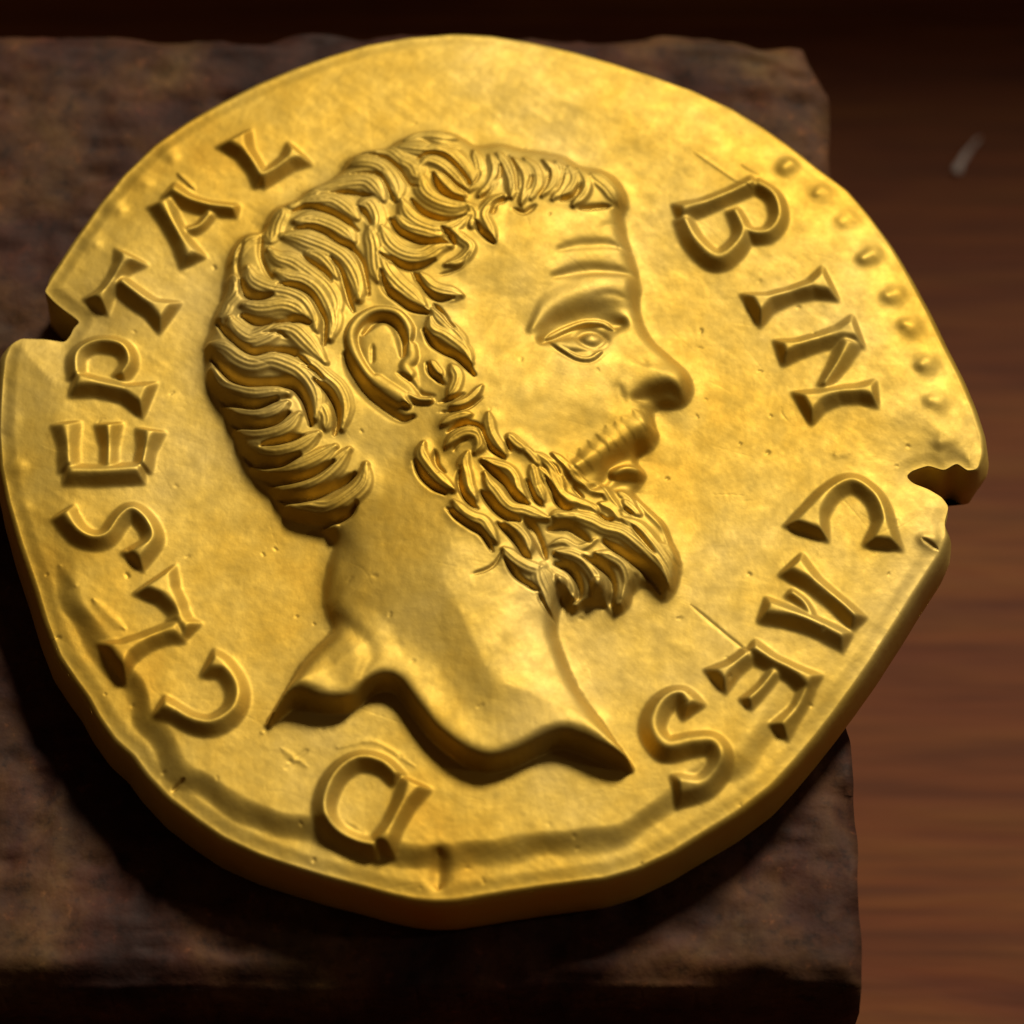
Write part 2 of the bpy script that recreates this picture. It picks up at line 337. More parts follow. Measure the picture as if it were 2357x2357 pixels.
GROOVE = [
 ('a',24,.15,[(720,775),(800,742),(900,745),(1010,780),(1110,840),(1200,915)]),
 ('a',24,.14,[(730,908),(850,895),(960,930),(1060,1000),(1150,1040),(1220,1130),(1260,1260),(1280,1390)]),
 ('a',20,.12,[(790,1110),(880,1170),(960,1230),(1010,1300)]),
 ('a',24,.12,[(1000,1120),(1060,1190),(1100,1300),(1130,1420),(1170,1510)]),
 ('a',26,.15,[(620,1315),(760,1340),(850,1395),(910,1490),(955,1590),(950,1760)]),
 ('a',34,.16,[(330,1280),(360,1370),(450,1410),(570,1400)]),
 ('a',32,.18,[(340,1540),(450,1590),(600,1590),(760,1580),(850,1610)]),
 ('a',32,.17,[(160,1600),(260,1710),(350,1785),(430,1822),(530,1810),(650,1800),(740,1830),(830,1910)]),
 ('a',14,.09,[(500,1690),(600,1680),(690,1720)]),
 ('a',22,.09,[(490,960),(480,1080),(520,1200),(570,1280)]),
 ('a',20,.08,[(350,1010),(310,1150),(335,1290)]),
 ('a',16,.11,[(1000,640),(1110,630),(1210,645),(1320,665)]),
 ('a',18,.12,[(1210,750),(1260,800),(1300,880)]),
 ('a',18,.11,[(1120,505),(1250,490),(1350,500),(1400,560),(1440,650),(1475,710)]),
 ('a',18,.10,[(1140,385),(1260,352),(1400,380),(1500,460),(1570,560),(1650,600)]),
 ('g',18,.13,[(720,855),(780,825),(850,825),(920,860),(990,930),(1055,1025)]),
 ('g',24,.16,[(815,950),(850,1030),(920,1090),(1020,1125)]),
 ('g',26,.16,[(680,1110),(740,1180),(830,1222),(920,1237),(1020,1218)]),
 ('g',10,.06,[(820,925),(900,960),(960,1020),(1010,1060)]),
 ('g',26,.16,[(545,1235),(600,1310),(690,1360),(780,1385),(870,1382),(940,1388)]),
 ('g',22,.14,[(875,1300),(920,1340),(955,1395)]),
 ('g',26,.13,[(480,1465),(560,1505),(650,1545),(730,1540),(830,1500)]),
 ('g',22,.13,[(685,1560),(730,1640),(790,1712),(860,1748),(950,1745)]),
 ('g',26,.16,[(485,1570),(520,1680),(600,1750),(680,1803),(785,1835)]),
 ('g',18,.12,[(825,1775),(890,1850),(945,1930)]),
 ('g',22,.14,[(1085,1255),(1130,1320),(1205,1385)]),
 ('g',20,.12,[(1195,1200),(1220,1140),(1290,1105)]),
 ('g',12,.07,[(840,1590),(920,1572),(1000,1540),(1055,1460)]),
 ('g',12,.08,[(1050,1035),(1100,990),(1122,930)]),
 ('g',12,.08,[(1195,1015),(1240,960),(1245,880)]),
 ('g',14,.09,[(1270,800),(1320,880),(1347,960),(1355,1080)]),
 ('g',12,.08,[(1120,1115),(1180,1060),(1205,1005)]),
 ('g',14,.08,[(1420,1060),(1445,960)]),
 ('g',14,.08,[(1480,1090),(1540,1020),(1560,920)]),
 ('g',12,.08,[(1600,1070),(1640,990),(1650,910)]),
 ('g',20,.11,[(1630,1115),(1720,1085),(1755,1015)]),
 ('g',24,.11,[(1750,1165),(1850,1150),(1950,1152)]),
 ('g',22,.09,[(1330,1165),(1400,1185),(1470,1140)]),
 ('g',18,.09,[(760,738),(860,765),(990,795)]),
 ('c',38,.19,[(120,410),(250,540),(380,590),(540,590),(650,590),(740,620),(805,710),(835,810),(855,900)]),
 ('c',34,.18,[(100,640),(200,720),(330,752),(460,760),(600,720)]),
 ('c',34,.18,[(210,870),(330,903),(470,912),(600,880),(690,815)]),
 ('c',26,.13,[(490,1062),(620,1032),(740,1000),(800,985)]),
 ('c',36,.17,[(340,1120),(470,1190),(620,1192),(770,1135)]),
 ('c',36,.16,[(420,1275),(570,1315),(720,1312),(870,1270),(1020,1185)]),
 ('c',42,.17,[(620,1450),(750,1450),(900,1415),(1060,1350),(1180,1270)]),
 ('c',38,.18,[(700,1600),(850,1650),(980,1625),(1130,1560),(1190,1490)]),
 ('c',28,.16,[(880,580),(960,640),(1020,720),(1050,830),(1030,970)]),
 ('c',16,.09,[(790,475),(880,510),(945,585)]),
 ('h',28,.19,[(1040,545),(1130,680),(1260,770),(1400,840),(1500,930),(1600,1040)]),
 ('h',16,.12,[(1070,910),(1110,1020),(1190,1090),(1280,1165)]),
 ('h',16,.10,[(1150,280),(1260,380),(1390,545)]),
 ('h',14,.09,[(1210,1345),(1380,1310),(1490,1255)]),
 ('h',14,.09,[(1210,1460),(1380,1450),(1520,1420),(1690,1300)]),
 ('i',18,.13,[(440,235),(550,170),(680,140),(780,170),(830,280),(880,380),(960,460),(1070,540)]),
 ('i',24,.15,[(65,560),(150,720),(260,830),(410,920)]),
 ('i',24,.11,[(290,440),(310,600),(400,690)]),
 ('i',10,.07,[(500,440),(570,360),(670,320)]),
 ('i',20,.14,[(570,640),(560,800),(610,930),(680,1020),(770,1085)]),
 ('i',26,.16,[(830,590),(950,690),(1060,790),(1130,890),(1210,980),(1330,1035)]),
 ('i',30,.17,[(810,905),(900,1010),(990,1110),(1100,1180),(1230,1225)]),
 ('i',22,.15,[(430,1080),(550,1190),(680,1280),(800,1350),(870,1440),(930,1550)]),
 ('i',24,.16,[(990,1250),(1110,1350),(1200,1460),(1280,1590),(1350,1640)]),
 ('i',16,.12,[(1310,770),(1360,890),(1410,990),(1500,1070)]),
 ('i',20,.14,[(1520,750),(1590,880),(1650,1000),(1720,1080),(1830,1110)]),
 ('i',30,.15,[(1300,1230),(1390,1300),(1450,1420),(1500,1510)]),
 ('i',12,.08,[(700,1805),(850,1760),(960,1690),(1045,1560)]),
 ('i',22,.15,[(1100,1690),(1200,1820),(1320,1920)]),
 ('i',12,.09,[(1085,340),(1135,450)]),
 ('i',10,.07,[(1580,580),(1650,650),(1685,745)]),
 ('i',14,.09,[(1830,850),(1940,970)]),
 ('e',30,.17,[(690,585),(800,620),(870,700),(900,800),(880,900),(810,965)]),
 ('e',34,.18,[(940,530),(1080,600),(1170,680),(1200,800),(1180,920),(1215,1020)]),
 ('e',38,.18,[(1120,385),(1250,470),(1370,550),(1480,630),(1560,720),(1630,830)]),
 ('e',20,.14,[(240,550),(330,680),(440,760),(540,835)]),
 ('e',16,.10,[(530,850),(600,980),(695,1125)]),
 ('e',30,.15,[(420,210),(500,330),(560,430),(600,530)]),
 ('e',42,.13,[(630,275),(780,260),(880,310),(990,385)]),
 ('e',16,.12,[(1075,145),(1130,190),(1200,200)]),
 ('e',12,.08,[(1280,95),(1380,155)]),
 ('e',18,.11,[(1360,260),(1470,390),(1570,510)]),
 ('e',16,.11,[(670,20),(760,90),(870,112)]),
]
FACE_UP = [   # soft swellings: frame, width, height, points
 ('d',360,.17,[(560,620),(900,560),(1150,520)]),
 ('d',150,.10,[(700,330),(950,420),(1180,440)]),
 ('d',130,.10,[(1330,330),(1470,420),(1600,470)]),
 ('b',240,.12,[(900,1000),(1250,900),(1480,880)]),
 ('b',(24,70,88,84),.15,[(880,1660),(1010,1510),(1200,1405),(1420,1340),(1630,1370)]),
 ('b',50,.05,[(1200,960),(1400,950),(1520,970)]),
 ('b',50,.05,[(1150,1130),(1400,1110),(1600,1140)]),
 ('D',340,.11,[(850,1000),(940,1150),(1040,1330),(1080,1390)]),
 ('D',150,.13,[(560,1290),(600,1250),(660,1230)]),
 ('D',60,.10,[(1060,1180),(1085,1280),(1120,1350),(1180,1430)]),
 ('j',110,.17,[(1010,590),(1200,500),(1400,500),(1620,560)]),
]
FACE_DOWN = [
 ('b',20,.05,[(880,1765),(960,1650),(1080,1535),(1220,1455),(1370,1410),(1480,1395),(1600,1440)]),
 ('b',(60,92,100,90),.25,[(960,1730),(1120,1630),(1300,1590),(1540,1590)]),
 ('b',28,.085,[(1080,1065),(1200,1032),(1350,1020),(1450,1022),(1560,1055)]),
 ('b',30,.10,[(1040,1255),(1180,1222),(1330,1200),(1480,1212),(1640,1245)]),
 ('b',18,.045,[(1400,900),(1480,880),(1560,960)]),
 ('b',160,.06,[(520,1550),(760,1560)]),
 ('b',16,.07,[(985,1755),(1100,1830),(1220,1890),(1320,1895),(1395,1850)]),
 ('b',44,.05,[(1480,1640),(1600,1780),(1720,1910)]),
 ('j',34,.15,[(1120,700),(1350,645),(1500,610),(1600,690),(1540,770)]),
 ('j',26,.045,[(930,560),(950,660),(1000,760)]),
 ('j',36,.16,[(1330,1310),(1150,1360),(950,1370),(850,1440),(780,1590),(640,1690)]),
 ('j',40,.12,[(860,1680),(960,1640),(1100,1640),(1230,1620)]),
 ('j',16,.05,[(1250,1330),(1400,1300),(1530,1330),(1600,1400)]),
 ('j',10,.05,[(1340,50),(1450,170),(1640,300)]),
 ('n',60,.05,[(770,1240),(800,1300),(760,1380)]),
 ('n',40,.06,[(770,1420),(850,1500),(830,1560)]),
]
detail = np.zeros((NY, NX)); carve = np.zeros((NY, NX)); soft = np.zeros((NY, NX))
label = np.where(hmask, 1, 0)
names = {0: 'flan', 1: 'portrait'}
score = np.zeros((NY, NX))
def new_label(nm):
    k = len(names); names[k] = nm; return k

for fr, w, h, pts in FACE_UP:
    sl, q = brush(lay(native(fr, pts), base), w, 0, 2.4)
    soft[sl] = np.maximum(soft[sl], h * np.exp(-(q * .95)**2))
dn = np.zeros((NY, NX))
for fr, w, h, pts in FACE_DOWN:
    sl, q = brush(lay(native(fr, pts), base), w, .3, 2.4)
    dn[sl] = np.maximum(dn[sl], h * np.exp(-(q * 1.05)**2))
soft -= dn
soft *= sstep(dhs / .3)
base1 = base + blur(soft, .045)

# the raised mat of hair and of beard under the locks
def locks(lst, nm, lift):
    global detail
    mat = np.zeros((NY, NX))
    for fr, w, h, pts in lst:
        p = lay(native(fr, pts), base1)
        sl, q, sq = brush(p, w * 1.35, .22, 2.4, True)
        mat[sl] = np.maximum(mat[sl], np.exp(-(q / 1.6)**4))
        prof = np.clip(1 - q**2, 0, 1)**.85
        r = h * .66 * prof
        ns = w * 1.35 / 11.5
        ph = len(names) * 1.7
        r = r + .0205 * prof**.5 * (1 - np.abs(np.sin(sq * ns * math.pi / 2 + ph)) * 1.6)
        k = new_label(nm)
        win = (prof > .25) & (r > score[sl])
        label[sl] = np.where(win, k, label[sl])
        score[sl] = np.where(win, r, score[sl])
        detail[sl] = np.maximum(detail[sl], r)
    return lift * blur(mat, .07)
hair_mat = locks(HAIR, 'hair_lock', .05)
beard_mat = locks(BEARD, 'beard_lock', .06)
for fr, w, h, pts in GROOVE:
    if fr == 'c': h *= 1.25
    sl, q = brush(lay(native(fr, pts), base1), w * .58, .25, 1.7)
    carve[sl] = np.maximum(carve[sl], h * .95 * np.exp(-(q * 1.15)**2))
# fine strands running along the locks
detail += hair_mat + beard_mat

def bump(store, nm, fr, w, h, pts, taper=.1, power=.6, thr=.2, lab=None):
    sl, q = brush(lay(native(fr, pts), base1), w, taper, 1.1)
    prof = np.clip(1 - q**2, 0, 1)**power
    store[sl] = np.maximum(store[sl], h * prof)
    if nm:
        k = lab if lab is not None else new_label(nm)
        label[sl] = np.where(prof > thr, k, label[sl])
        return k
ear = np.zeros((NY, NX))
k = new_label('ear')
sl, q = brush(lay(native('h', [(560, 620), (620, 850), (760, 1080), (860, 1250)]), base1), (110, 120, 100, 60), 0, 1.2)
label[sl] = np.where(q < 1, k, label[sl])
ear[sl] = np.maximum(ear[sl], .07 * np.clip(1 - q**4, 0, 1))
bump(ear, 'ear', 'h', 30, .15, [(880, 700), (870, 540), (780, 410), (640, 345), (480, 350), (330, 440), (240, 580), (240, 720), (310, 900), (420, 1060), (560, 1180), (720, 1270), (880, 1390)], .08, .6, .2, k)
bump(ear, 'ear', 'h', 44, .15, [(480, 1100), (640, 1210), (820, 1330)], .1, .6, .2, k)
bump(ear, 'ear', 'h', 34, .12, [(880, 700), (900, 860), (830, 960), (900, 1080)], .1, .6, .2, k)
bump(ear, 'ear', 'h', 16, .11, [(850, 1270), (990, 1330), (1140, 1335)], .1, .6, .2, k)
for w, h, pts in ((24, .13, [(370, 590), (480, 465), (600, 430), (700, 480), (770, 600), (800, 720), (800, 840)]),
                  (10, .05, [(470, 720), (470, 920)]), (14, .06, [(750, 1030), (900, 1130), (1010, 1250), (1150, 1270)]),
                  (28, .14, [(160, 800), (220, 960), (330, 1150), (480, 1310), (650, 1440), (800, 1525), (920, 1500)])):
    sl, q = brush(lay(native('h', pts), base1), w, .2, 1.5)
    carve[sl] = np.maximum(carve[sl], h * np.exp(-(q * 1.2)**2))
eye = np.zeros((NY, NX))
k = bump(eye, 'eye', 'b', (20, 46, 60, 46), .09, [(1060, 1760), (1180, 1760), (1310, 1740), (1390, 1740)], .05)
bump(eye, 'eyelid', 'b', 16, .08, [(990, 1720), (1130, 1650), (1280, 1600), (1420, 1610), (1490, 1660)])
bump(eye, 'eyelid', 'b', 14, .07, [(1010, 1745), (1110, 1800), (1220, 1860), (1320, 1865), (1400, 1810)])
sl, q = brush(lay(native('b', [(1320, 1715), (1321, 1716)]), base1), 76, 0, 1.4)
eye[sl] += -.085 * np.exp(-((q - .8) * 4)**2) + .05 * np.exp(-(q * 3.2)**2)
mou = np.zeros((NY, NX))
sl, q = brush(lay(native('j', [(1215, 985), (1100, 1080), (920, 1170), (700, 1310), (480, 1460)]), base1), (84, 104, 90, 66, 44), 0, 2.2)
mou[sl] = np.maximum(mou[sl], .17 * np.exp(-(q * 1.25)**2))
whisk = np.zeros((NY, NX))
for n_, pts in enumerate([[(1215,800),(1290,920),(1320,1080)],[(1110,820),(1220,980),(1265,1190)],[(1000,890),(1125,1040),(1185,1260)],[(900,950),(1025,1100),(1090,1310)],
        [(800,1010),(920,1150),(980,1330)],[(700,1080),(810,1220),(865,1370)],[(600,1160),(700,1290),(765,1450)],[(495,1240),(600,1370),(690,1540)],[(400,1320),(490,1440),(580,1610)],[(310,1400),(385,1510),(460,1640)]]):
    k = new_label('moustache_lock')
    pts = [(x_ + rng.normal(0, 22), y_ + rng.normal(0, 22)) for x_, y_ in pts]
    pts[2] = (.45 * pts[1][0] + .55 * pts[2][0], .45 * pts[1][1] + .55 * pts[2][1])
    sl, q, sq = brush(lay(native('j', pts), base1), np.array((20, 32, 24, 8)) * rng.uniform(.6, 1.3), .3, 1.3, True)
    prof = np.clip(1 - q**2, 0, 1)**.8
    h_ = rng.uniform(.014, .034) * prof
    win = (prof > .25) & (h_ > whisk[sl])
    label[sl] = np.where(win, k, label[sl])
    whisk[sl] = np.maximum(whisk[sl], h_)
mou += whisk
bump(mou, 'lower_lip', 'j', 36, .11, [(860, 1520), (1000, 1480), (1130, 1500), (1210, 1560)], .1, .9)
for fr, c, r, h in (('e', (735, 760), 16, .10), ('e', (1062, 782), 17, .10), ('e', (1262, 972), 12, .08), ('e', (580, 600), 12, .04)):
    sl, q = brush(lay(native(fr, [c, (c[0] + 1, c[1] + 1)]), base1), r * 2, 0, 1.2)
    detail[sl] += h * np.clip(1 - q**2, 0, 1)

inner = sstep(dh / .16) * hmask
H = base1 + blur((detail + ear + eye + mou) * (.15 * sstep(dh / .05) + .85 * inner) * hmask - carve * inner, .017)

# ------------------------------------------------------------------ the legend
# strokes with flared ends: frame, widths along the stroke, points
LETTERS = [
 ('D', [('B',(72,48,44,64),[(770,850),(690,1000),(590,1190)]),('B',(40,44,46,44,40),[(690,850),(600,770),(480,752),(370,830),(315,970),(350,1075),(470,1150),(590,1180)])]),
 ('C', [('f',(70,50,48,48,48,46,46,54),[(950,870),(1090,930),(1180,1080),(1150,1240),(1000,1340),(850,1320),(720,1250),(590,1190)])]),
 ('L', [('f',(112,60,46,46,60),[(230,870),(430,755),(600,680),(780,630)]),('f',(50,44,60,108),[(790,650),(730,480),(650,360),(560,250)]),('f',(40,46,60),[(700,520),(780,600),(850,660)])]),
 ('S', [('K',(56,46,44,44,44,44,46,64),[(345,1140),(430,1260),(520,1305),(600,1285),(670,1190),(740,1150),(820,1220),(845,1320),(730,1430)])]),
 ('E', [('K',50,[(350,940),(560,945),(810,930)]),('K',(44,42,62),[(385,930),(380,790),(365,650)]),('K',(38,36,58),[(605,930),(608,790),(605,655)]),('K',(42,40,64),[(790,930),(815,810),(840,690)])]),
 ('P', [('K',(64,46,46,88),[(395,435),(560,460),(700,490),(840,530)]),('K',(38,42,42,40,36),[(425,420),(430,275),(540,212),(675,240),(718,330),(660,420)])]),
 ('T', [('A',(84,46,36,42,70),[(735,1415),(680,1490),(625,1575),(570,1645),(525,1695)]),('A',(42,46,48,88),[(650,1560),(760,1650),(850,1710),(955,1765)])]),
 ('A', [('A',(60,46,44,62),[(890,1110),(960,1250),(1010,1340),(1080,1460)]),('A',(52,42,36,34),[(930,1050),(1040,1115),(1160,1150),(1330,1168)]),('A',26,[(1020,1290),(1110,1260),(1180,1180)])]),
 ('L', [('a',(86,48,40,46),[(280,200),(370,330),(440,430),(510,560)]),('a',(46,40,46,80),[(460,535),(580,470),(680,400),(785,315)])]),
 ('B', [('X',(56,42,40,46),[(140,365),(300,320),(450,260),(630,175)]),('X',(40,40,42,40,34),[(600,180),(720,260),(755,390),(690,485),(570,480),(500,370)]),('X',(40,50,52,44,34),[(180,380),(260,540),(380,640),(480,590),(540,480),(480,330)])]),
 ('I', [('X',(92,48,40,48,94),[(580,940),(700,890),(830,845),(950,810),(1070,770)])]),
 ('N', [('X',(66,46,44,50,84),[(745,1190),(870,1160),(980,1125),(1100,1090),(1235,1055)]),('X',(56,40,24),[(1180,1110),(1110,1250),(1010,1400)]),('X',(88,54,44,46,68),[(885,1520),(1000,1470),(1110,1440),(1220,1430),(1345,1425)])]),
 ('C', [('Y',(98,58,46,46,46,46,84),[(1035,410),(1085,290),(1170,185),(1280,140),(1390,210),(1440,330),(1440,480)])]),
 ('A', [('Y',(72,44,40,46),[(950,560),(1080,670),(1190,760),(1320,870)]),('Y',(62,48,44,48),[(800,800),(980,850),(1110,900),(1260,965)]),('Y',26,[(940,710),(1020,770),(1070,860)])]),
 ('E', [('Y',(52,42,44,64),[(730,1000),(860,1080),(960,1130),(1090,1200)]),('Y',(40,42,70),[(750,1030),(650,1110),(555,1180)]),('Y',(30,28,36),[(880,1120),(800,1220),(715,1300)]),('Y',(36,32,52),[(1050,1190),(990,1310),(890,1430)])]),
 ('S', [('Y',(60,46,50,52,54,52,50,48,52,66),[(455,1340),(380,1255),(280,1300),(232,1420),(300,1525),(440,1505),(550,1505),(590,1600),(500,1710),(340,1740)])]),
]
def roof(p, w, slope, hmax):
    """a die-cut stroke: two planes rising from its edges to a ridge, hipped ends"""
    L = np.hypot(*np.diff(p, axis=0).T).sum()
    n = max(10, int(L / .02)); c = spline(p, n)
    sarc = np.r_[0, np.cumsum(np.hypot(*np.diff(c, axis=0).T))]
    w = np.atleast_1d(np.asarray(w, float)) * PX / 2
    t = np.linspace(0, 1, n)
    wt = np.interp(t, np.linspace(0, 1, len(w)), w) if len(w) > 1 else np.full(n, w[0])
    m = wt.max() + .1
    i0 = max(int((c[:, 0].min() - m - GX0) / STEP), 0); i1 = min(int((c[:, 0].max() + m - GX0) / STEP) + 2, NX)
    j0 = max(int((c[:, 1].min() - m - GY0) / STEP), 0); j1 = min(int((c[:, 1].max() + m - GY0) / STEP) + 2, NY)
    sl = (slice(j0, j1), slice(i0, i1)); gx, gy = X[sl], Y[sl]
    q = np.full(gx.shape, 1e9); near = np.zeros(gx.shape, int)
    for k in range(n):
        d = (gx - c[k, 0])**2 + (gy - c[k, 1])**2
        m_ = d < q; q = np.where(m_, d, q); near[m_] = k
    tg = np.gradient(c, axis=0); tg /= np.linalg.norm(tg, axis=1, keepdims=True) + 1e-9
    dx = gx - c[near, 0]; dy = gy - c[near, 1]
    al = dx * tg[near, 0] + dy * tg[near, 1]
    pe = np.abs(dx * tg[near, 1] - dy * tg[near, 0])
    e = np.minimum(sarc[near] + al, sarc[-1] - sarc[near] - al)
    h = slope * np.minimum(wt[near] - pe, e * 1.6)
    return sl, np.clip(h, 0, hmax)
leg = np.zeros((NY, NX))
for ch, strokes in LETTERS:
    k = new_label('letter')
    for fr, w, pts in strokes:
        wv = np.atleast_1d(np.array(w, float)) * 1.22
        sl, h = roof(lay(native(fr, pts), np.full((NY, NX), .07)), wv, 1.08, .24)
        leg[sl] = np.maximum(leg[sl], h)
        label[sl] = np.where((h > .02) & ~hmask[sl], k, label[sl])
# edges a little ragged from the die, feet flowing into the field
leg = leg * (1 + .06 * noise(1.2) + .05 * noise(.25))
leg = blur(leg, .033) + .02 * blur(leg > .02, .16)
BEADS = [('U',(690,865)),('U',(860,1005)),('U',(1000,1140)),('U',(1110,1335)),('U',(1235,1530)),('U',(1325,1690)),('R',(1350,95)),('R',(1410,300)),('R',(1470,520)),('R',(1395,1050)),
 ('A',(960,860)),('A',(800,1015)),('A',(655,1150)),('A',(520,1340)),('K',(80,640)),('K',(95,890)),('K',(120,1120))]
for fr, c in BEADS:
    k = new_label('border_bead')
    u, v = native(fr, [c])
    p = lay((u, v), None)[0]
    r = p / np.hypot(*p)
    p2 = np.array([p, p + r * rng.uniform(.06, .2)]) + rng.normal(0, .025, (2, 2))
    sl, q = brush(p2, (rng.uniform(36, 46), rng.uniform(46, 64)), 0, 1.9)
    prof = np.exp(-(q * 1.15)**2)
    leg[sl] = np.maximum(leg[sl], (.10 if fr in 'UR' else .035) * rng.uniform(.55, 1.1) * prof)
    label[sl] = np.where((prof > .3) & (d_in[sl] > .12), k, label[sl])

# ------------------------------------------------------------------ the field and the rim
field = .022 * noise(2.2) + .0011 * noise(.10) + .0007 * noise(.05) + .0035 * noise(.32)
field += .0010 * noise(.05, .5, math.radians(-38)) * sstep((np.hypot(X, Y) - 5) / 3)
hsoft = blur(hmask.astype(float), .15)
pits = np.zeros((NY, NX))
for _ in range(110):
    a = rng.uniform(0, 2 * math.pi); r = 9.2 * math.sqrt(rng.uniform(0, 1))
    p = np.array([[r * math.cos(a), r * math.sin(a)]]) + rng.normal(0, .02, (2, 2))
    sl, q = brush(p, rng.uniform(5, 11), 0, 1.8)
    pits[sl] = np.maximum(pits[sl], rng.uniform(.006, .022) * np.exp(-(q * 1.1)**2))
for _ in range(22):
    a = rng.uniform(0, 2 * math.pi); r = 9.0 * math.sqrt(rng.uniform(.1, 1)); t = rng.uniform(0, math.pi); L = rng.uniform(.2, .9)
    c = np.array([r * math.cos(a), r * math.sin(a)]); d = np.array([math.cos(t), math.sin(t)]) * L / 2
    sl, q = brush(np.array([c - d, c + rng.normal(0, .04, 2), c + d]), rng.uniform(3, 6), .3, 1.6)
    pits[sl] = np.maximum(pits[sl], rng.uniform(.003, .009) * np.exp(-(q * 1.1)**2))
for _ in range(150):
    a = rng.uniform(0, 2 * math.pi); r = 9.4 * math.sqrt(rng.uniform(0, 1)); t = rng.normal(-.6, .7); L = rng.uniform(.3, 1.8)
    c = np.array([r * math.cos(a), r * math.sin(a)]); d = np.array([math.cos(t), math.sin(t)]) * L / 2
    sl, q = brush(np.array([c - d, c + rng.normal(0, .05, 2), c + d]), rng.uniform(3, 5), .3, 1.6)
    pits[sl] = np.maximum(pits[sl], rng.uniform(.0008, .0035) * np.exp(-(q * 1.1)**2))
for fr, w, h, pts in [('n',9,.018,[(1590,1395),(1680,1470),(1730,1510)]),('n',9,-.018,[(1730,440),(1600,350)]),('K',26,-.015,[(330,1440),(420,1560)]),('K',26,-.02,[(520,1640),(600,1720),(690,1800)]),
                      ('B',14,-.010,[(100,690),(230,780)]),('B',12,.010,[(120,790),(190,760)]),('B',14,-.012,[(380,690),(560,660),(760,780)]),('B',44,.12,[(880,1190),(875,1350)]),('f',10,.05,[(690,1800),(780,1730)]),
                      ('B',14,.014,[(170,740),(230,700)]),('R',24,-.02,[(880,600),(960,590)]),('R',10,.05,[(1370,1060),(1450,1100)]),('U',12,-.02,[(470,850),(560,900)]),('A',12,-.04,[(990,960),(1080,1050)])]:
    sl, q = brush(lay(native(fr, pts), None), w, .2, 1.6)
    pits[sl] += h * np.exp(-(q * 1.1)**2)
def sector(a, lo, hi, s=12):
    a = np.where(a < lo - 60, a + 360, a)
    return sstep((a - lo) / s + .5) * sstep((hi - a) / s + .5)
wob = .10 * noise(.8) + .05 * noise(.28)
low = sector(ANG, -172, -32)
step_w = .42 + wob
lip = -.19 * low * (1 - sstep((d_in - step_w) / .52))
dish = -.13 * (1 - low) * (1 - sstep(d_in / 1.3)) + .0
rnd = -.045 * (1 - sstep(d_in / .30))
Z = field * (1 - .5 * hsoft) + H + under * 0 + leg * (1 - blur(hmask.astype(float), .04)) - pits + lip + dish + rnd
Z += .0013 * noise(.07) * hsoft + .0004 * noise(.035)
# wear: high points flattened a little
Z = Z - .25 * np.clip(Z - 1.12, 0, None)

# ------------------------------------------------------------------ materials
def mat(name):
    m = bpy.data.materials.new(name); m.use_nodes = True
    nt = m.node_tree; b = nt.nodes['Principled BSDF']
    return m, nt, b
def nd(nt, typ, **kw):
    n = nt.nodes.new(typ)
    for k, v in kw.items():
        if k in n.inputs: n.inputs[k].default_value = v
        else: setattr(n, k, v)
    return n
def ramp(nt, stops):
    r = nt.nodes.new('ShaderNodeValToRGB'); e = r.color_ramp.elements
    while len(e) < len(stops): e.new(.5)
    for k, (p, c) in enumerate(stops):
        e[k].position = p; e[k].color = (*c, 1)
    return r

gold, nt, b = mat('struck_gold')
geo = nd(nt, 'ShaderNodeNewGeometry')
n1 = nd(nt, 'ShaderNodeTexNoise', Scale=170.0, Detail=6.0, Roughness=.62)
n2 = nd(nt, 'ShaderNodeTexNoise', Scale=9000.0, Detail=3.0)
n3 = nd(nt, 'ShaderNodeTexNoise', Scale=2200.0, Detail=4.0, Roughness=.65)
for n in (n1, n2, n3): nt.links.new(geo.outputs['Position'], n.inputs['Vector'])
r1 = ramp(nt, [(.30, (.58, .315, .034)), (.42, (.57, .350, .050)), (.52, (.565, .373, .072)), (.66, (.555, .388, .108))])
nt.links.new(n1.outputs['Fac'], r1.inputs['Fac'])
nt.links.new(r1.outputs['Color'], b.inputs['Base Color'])
mr = nd(nt, 'ShaderNodeMapRange'); mr.inputs['To Min'].default_value = .60; mr.inputs['To Max'].default_value = .72
mr.inputs['From Min'].default_value = .3; mr.inputs['From Max'].default_value = .7
nt.links.new(n3.outputs['Fac'], mr.inputs['Value'])
nt.links.new(mr.outputs['Result'], b.inputs['Roughness'])
b.inputs['Metallic'].default_value = 1.0
b.distribution = 'GGX'
bp = nd(nt, 'ShaderNodeBump', Strength=.20, Distance=.00002)
nt.links.new(n2.outputs['Fac'], bp.inputs['Height'])
bp2 = nd(nt, 'ShaderNodeBump', Strength=.06, Distance=.00005)
nt.links.new(n3.outputs['Fac'], bp2.inputs['Height']); nt.links.new(bp.outputs['Normal'], bp2.inputs['Normal'])
nt.links.new(bp2.outputs['Normal'], b.inputs['Normal'])

stone, nt, b = mat('mottled_brown_stone')
geo = nd(nt, 'ShaderNodeNewGeometry')
n1 = nd(nt, 'ShaderNodeTexNoise', Scale=260.0, Detail=6.0, Roughness=.62, Distortion=.6)
n2 = nd(nt, 'ShaderNodeTexNoise', Scale=620.0, Detail=5.0, Roughness=.6)
vo = nd(nt, 'ShaderNodeTexVoronoi', Scale=700.0)
for n in (n1, n2, vo): nt.links.new(geo.outputs['Position'], n.inputs['Vector'])
r1 = ramp(nt, [(.32, (.020, .0045, .0024)), (.45, (.042, .012, .0055)), (.56, (.068, .027, .0085)), (.68, (.092, .048, .015))])
nt.links.new(n1.outputs['Fac'], r1.inputs['Fac'])
r2 = ramp(nt, [(.35, (.45, .40, .38)), (.6, (1, 1, 1)), (.8, (1.5, 1.45, 1.4))])
nt.links.new(n2.outputs['Fac'], r2.inputs['Fac'])
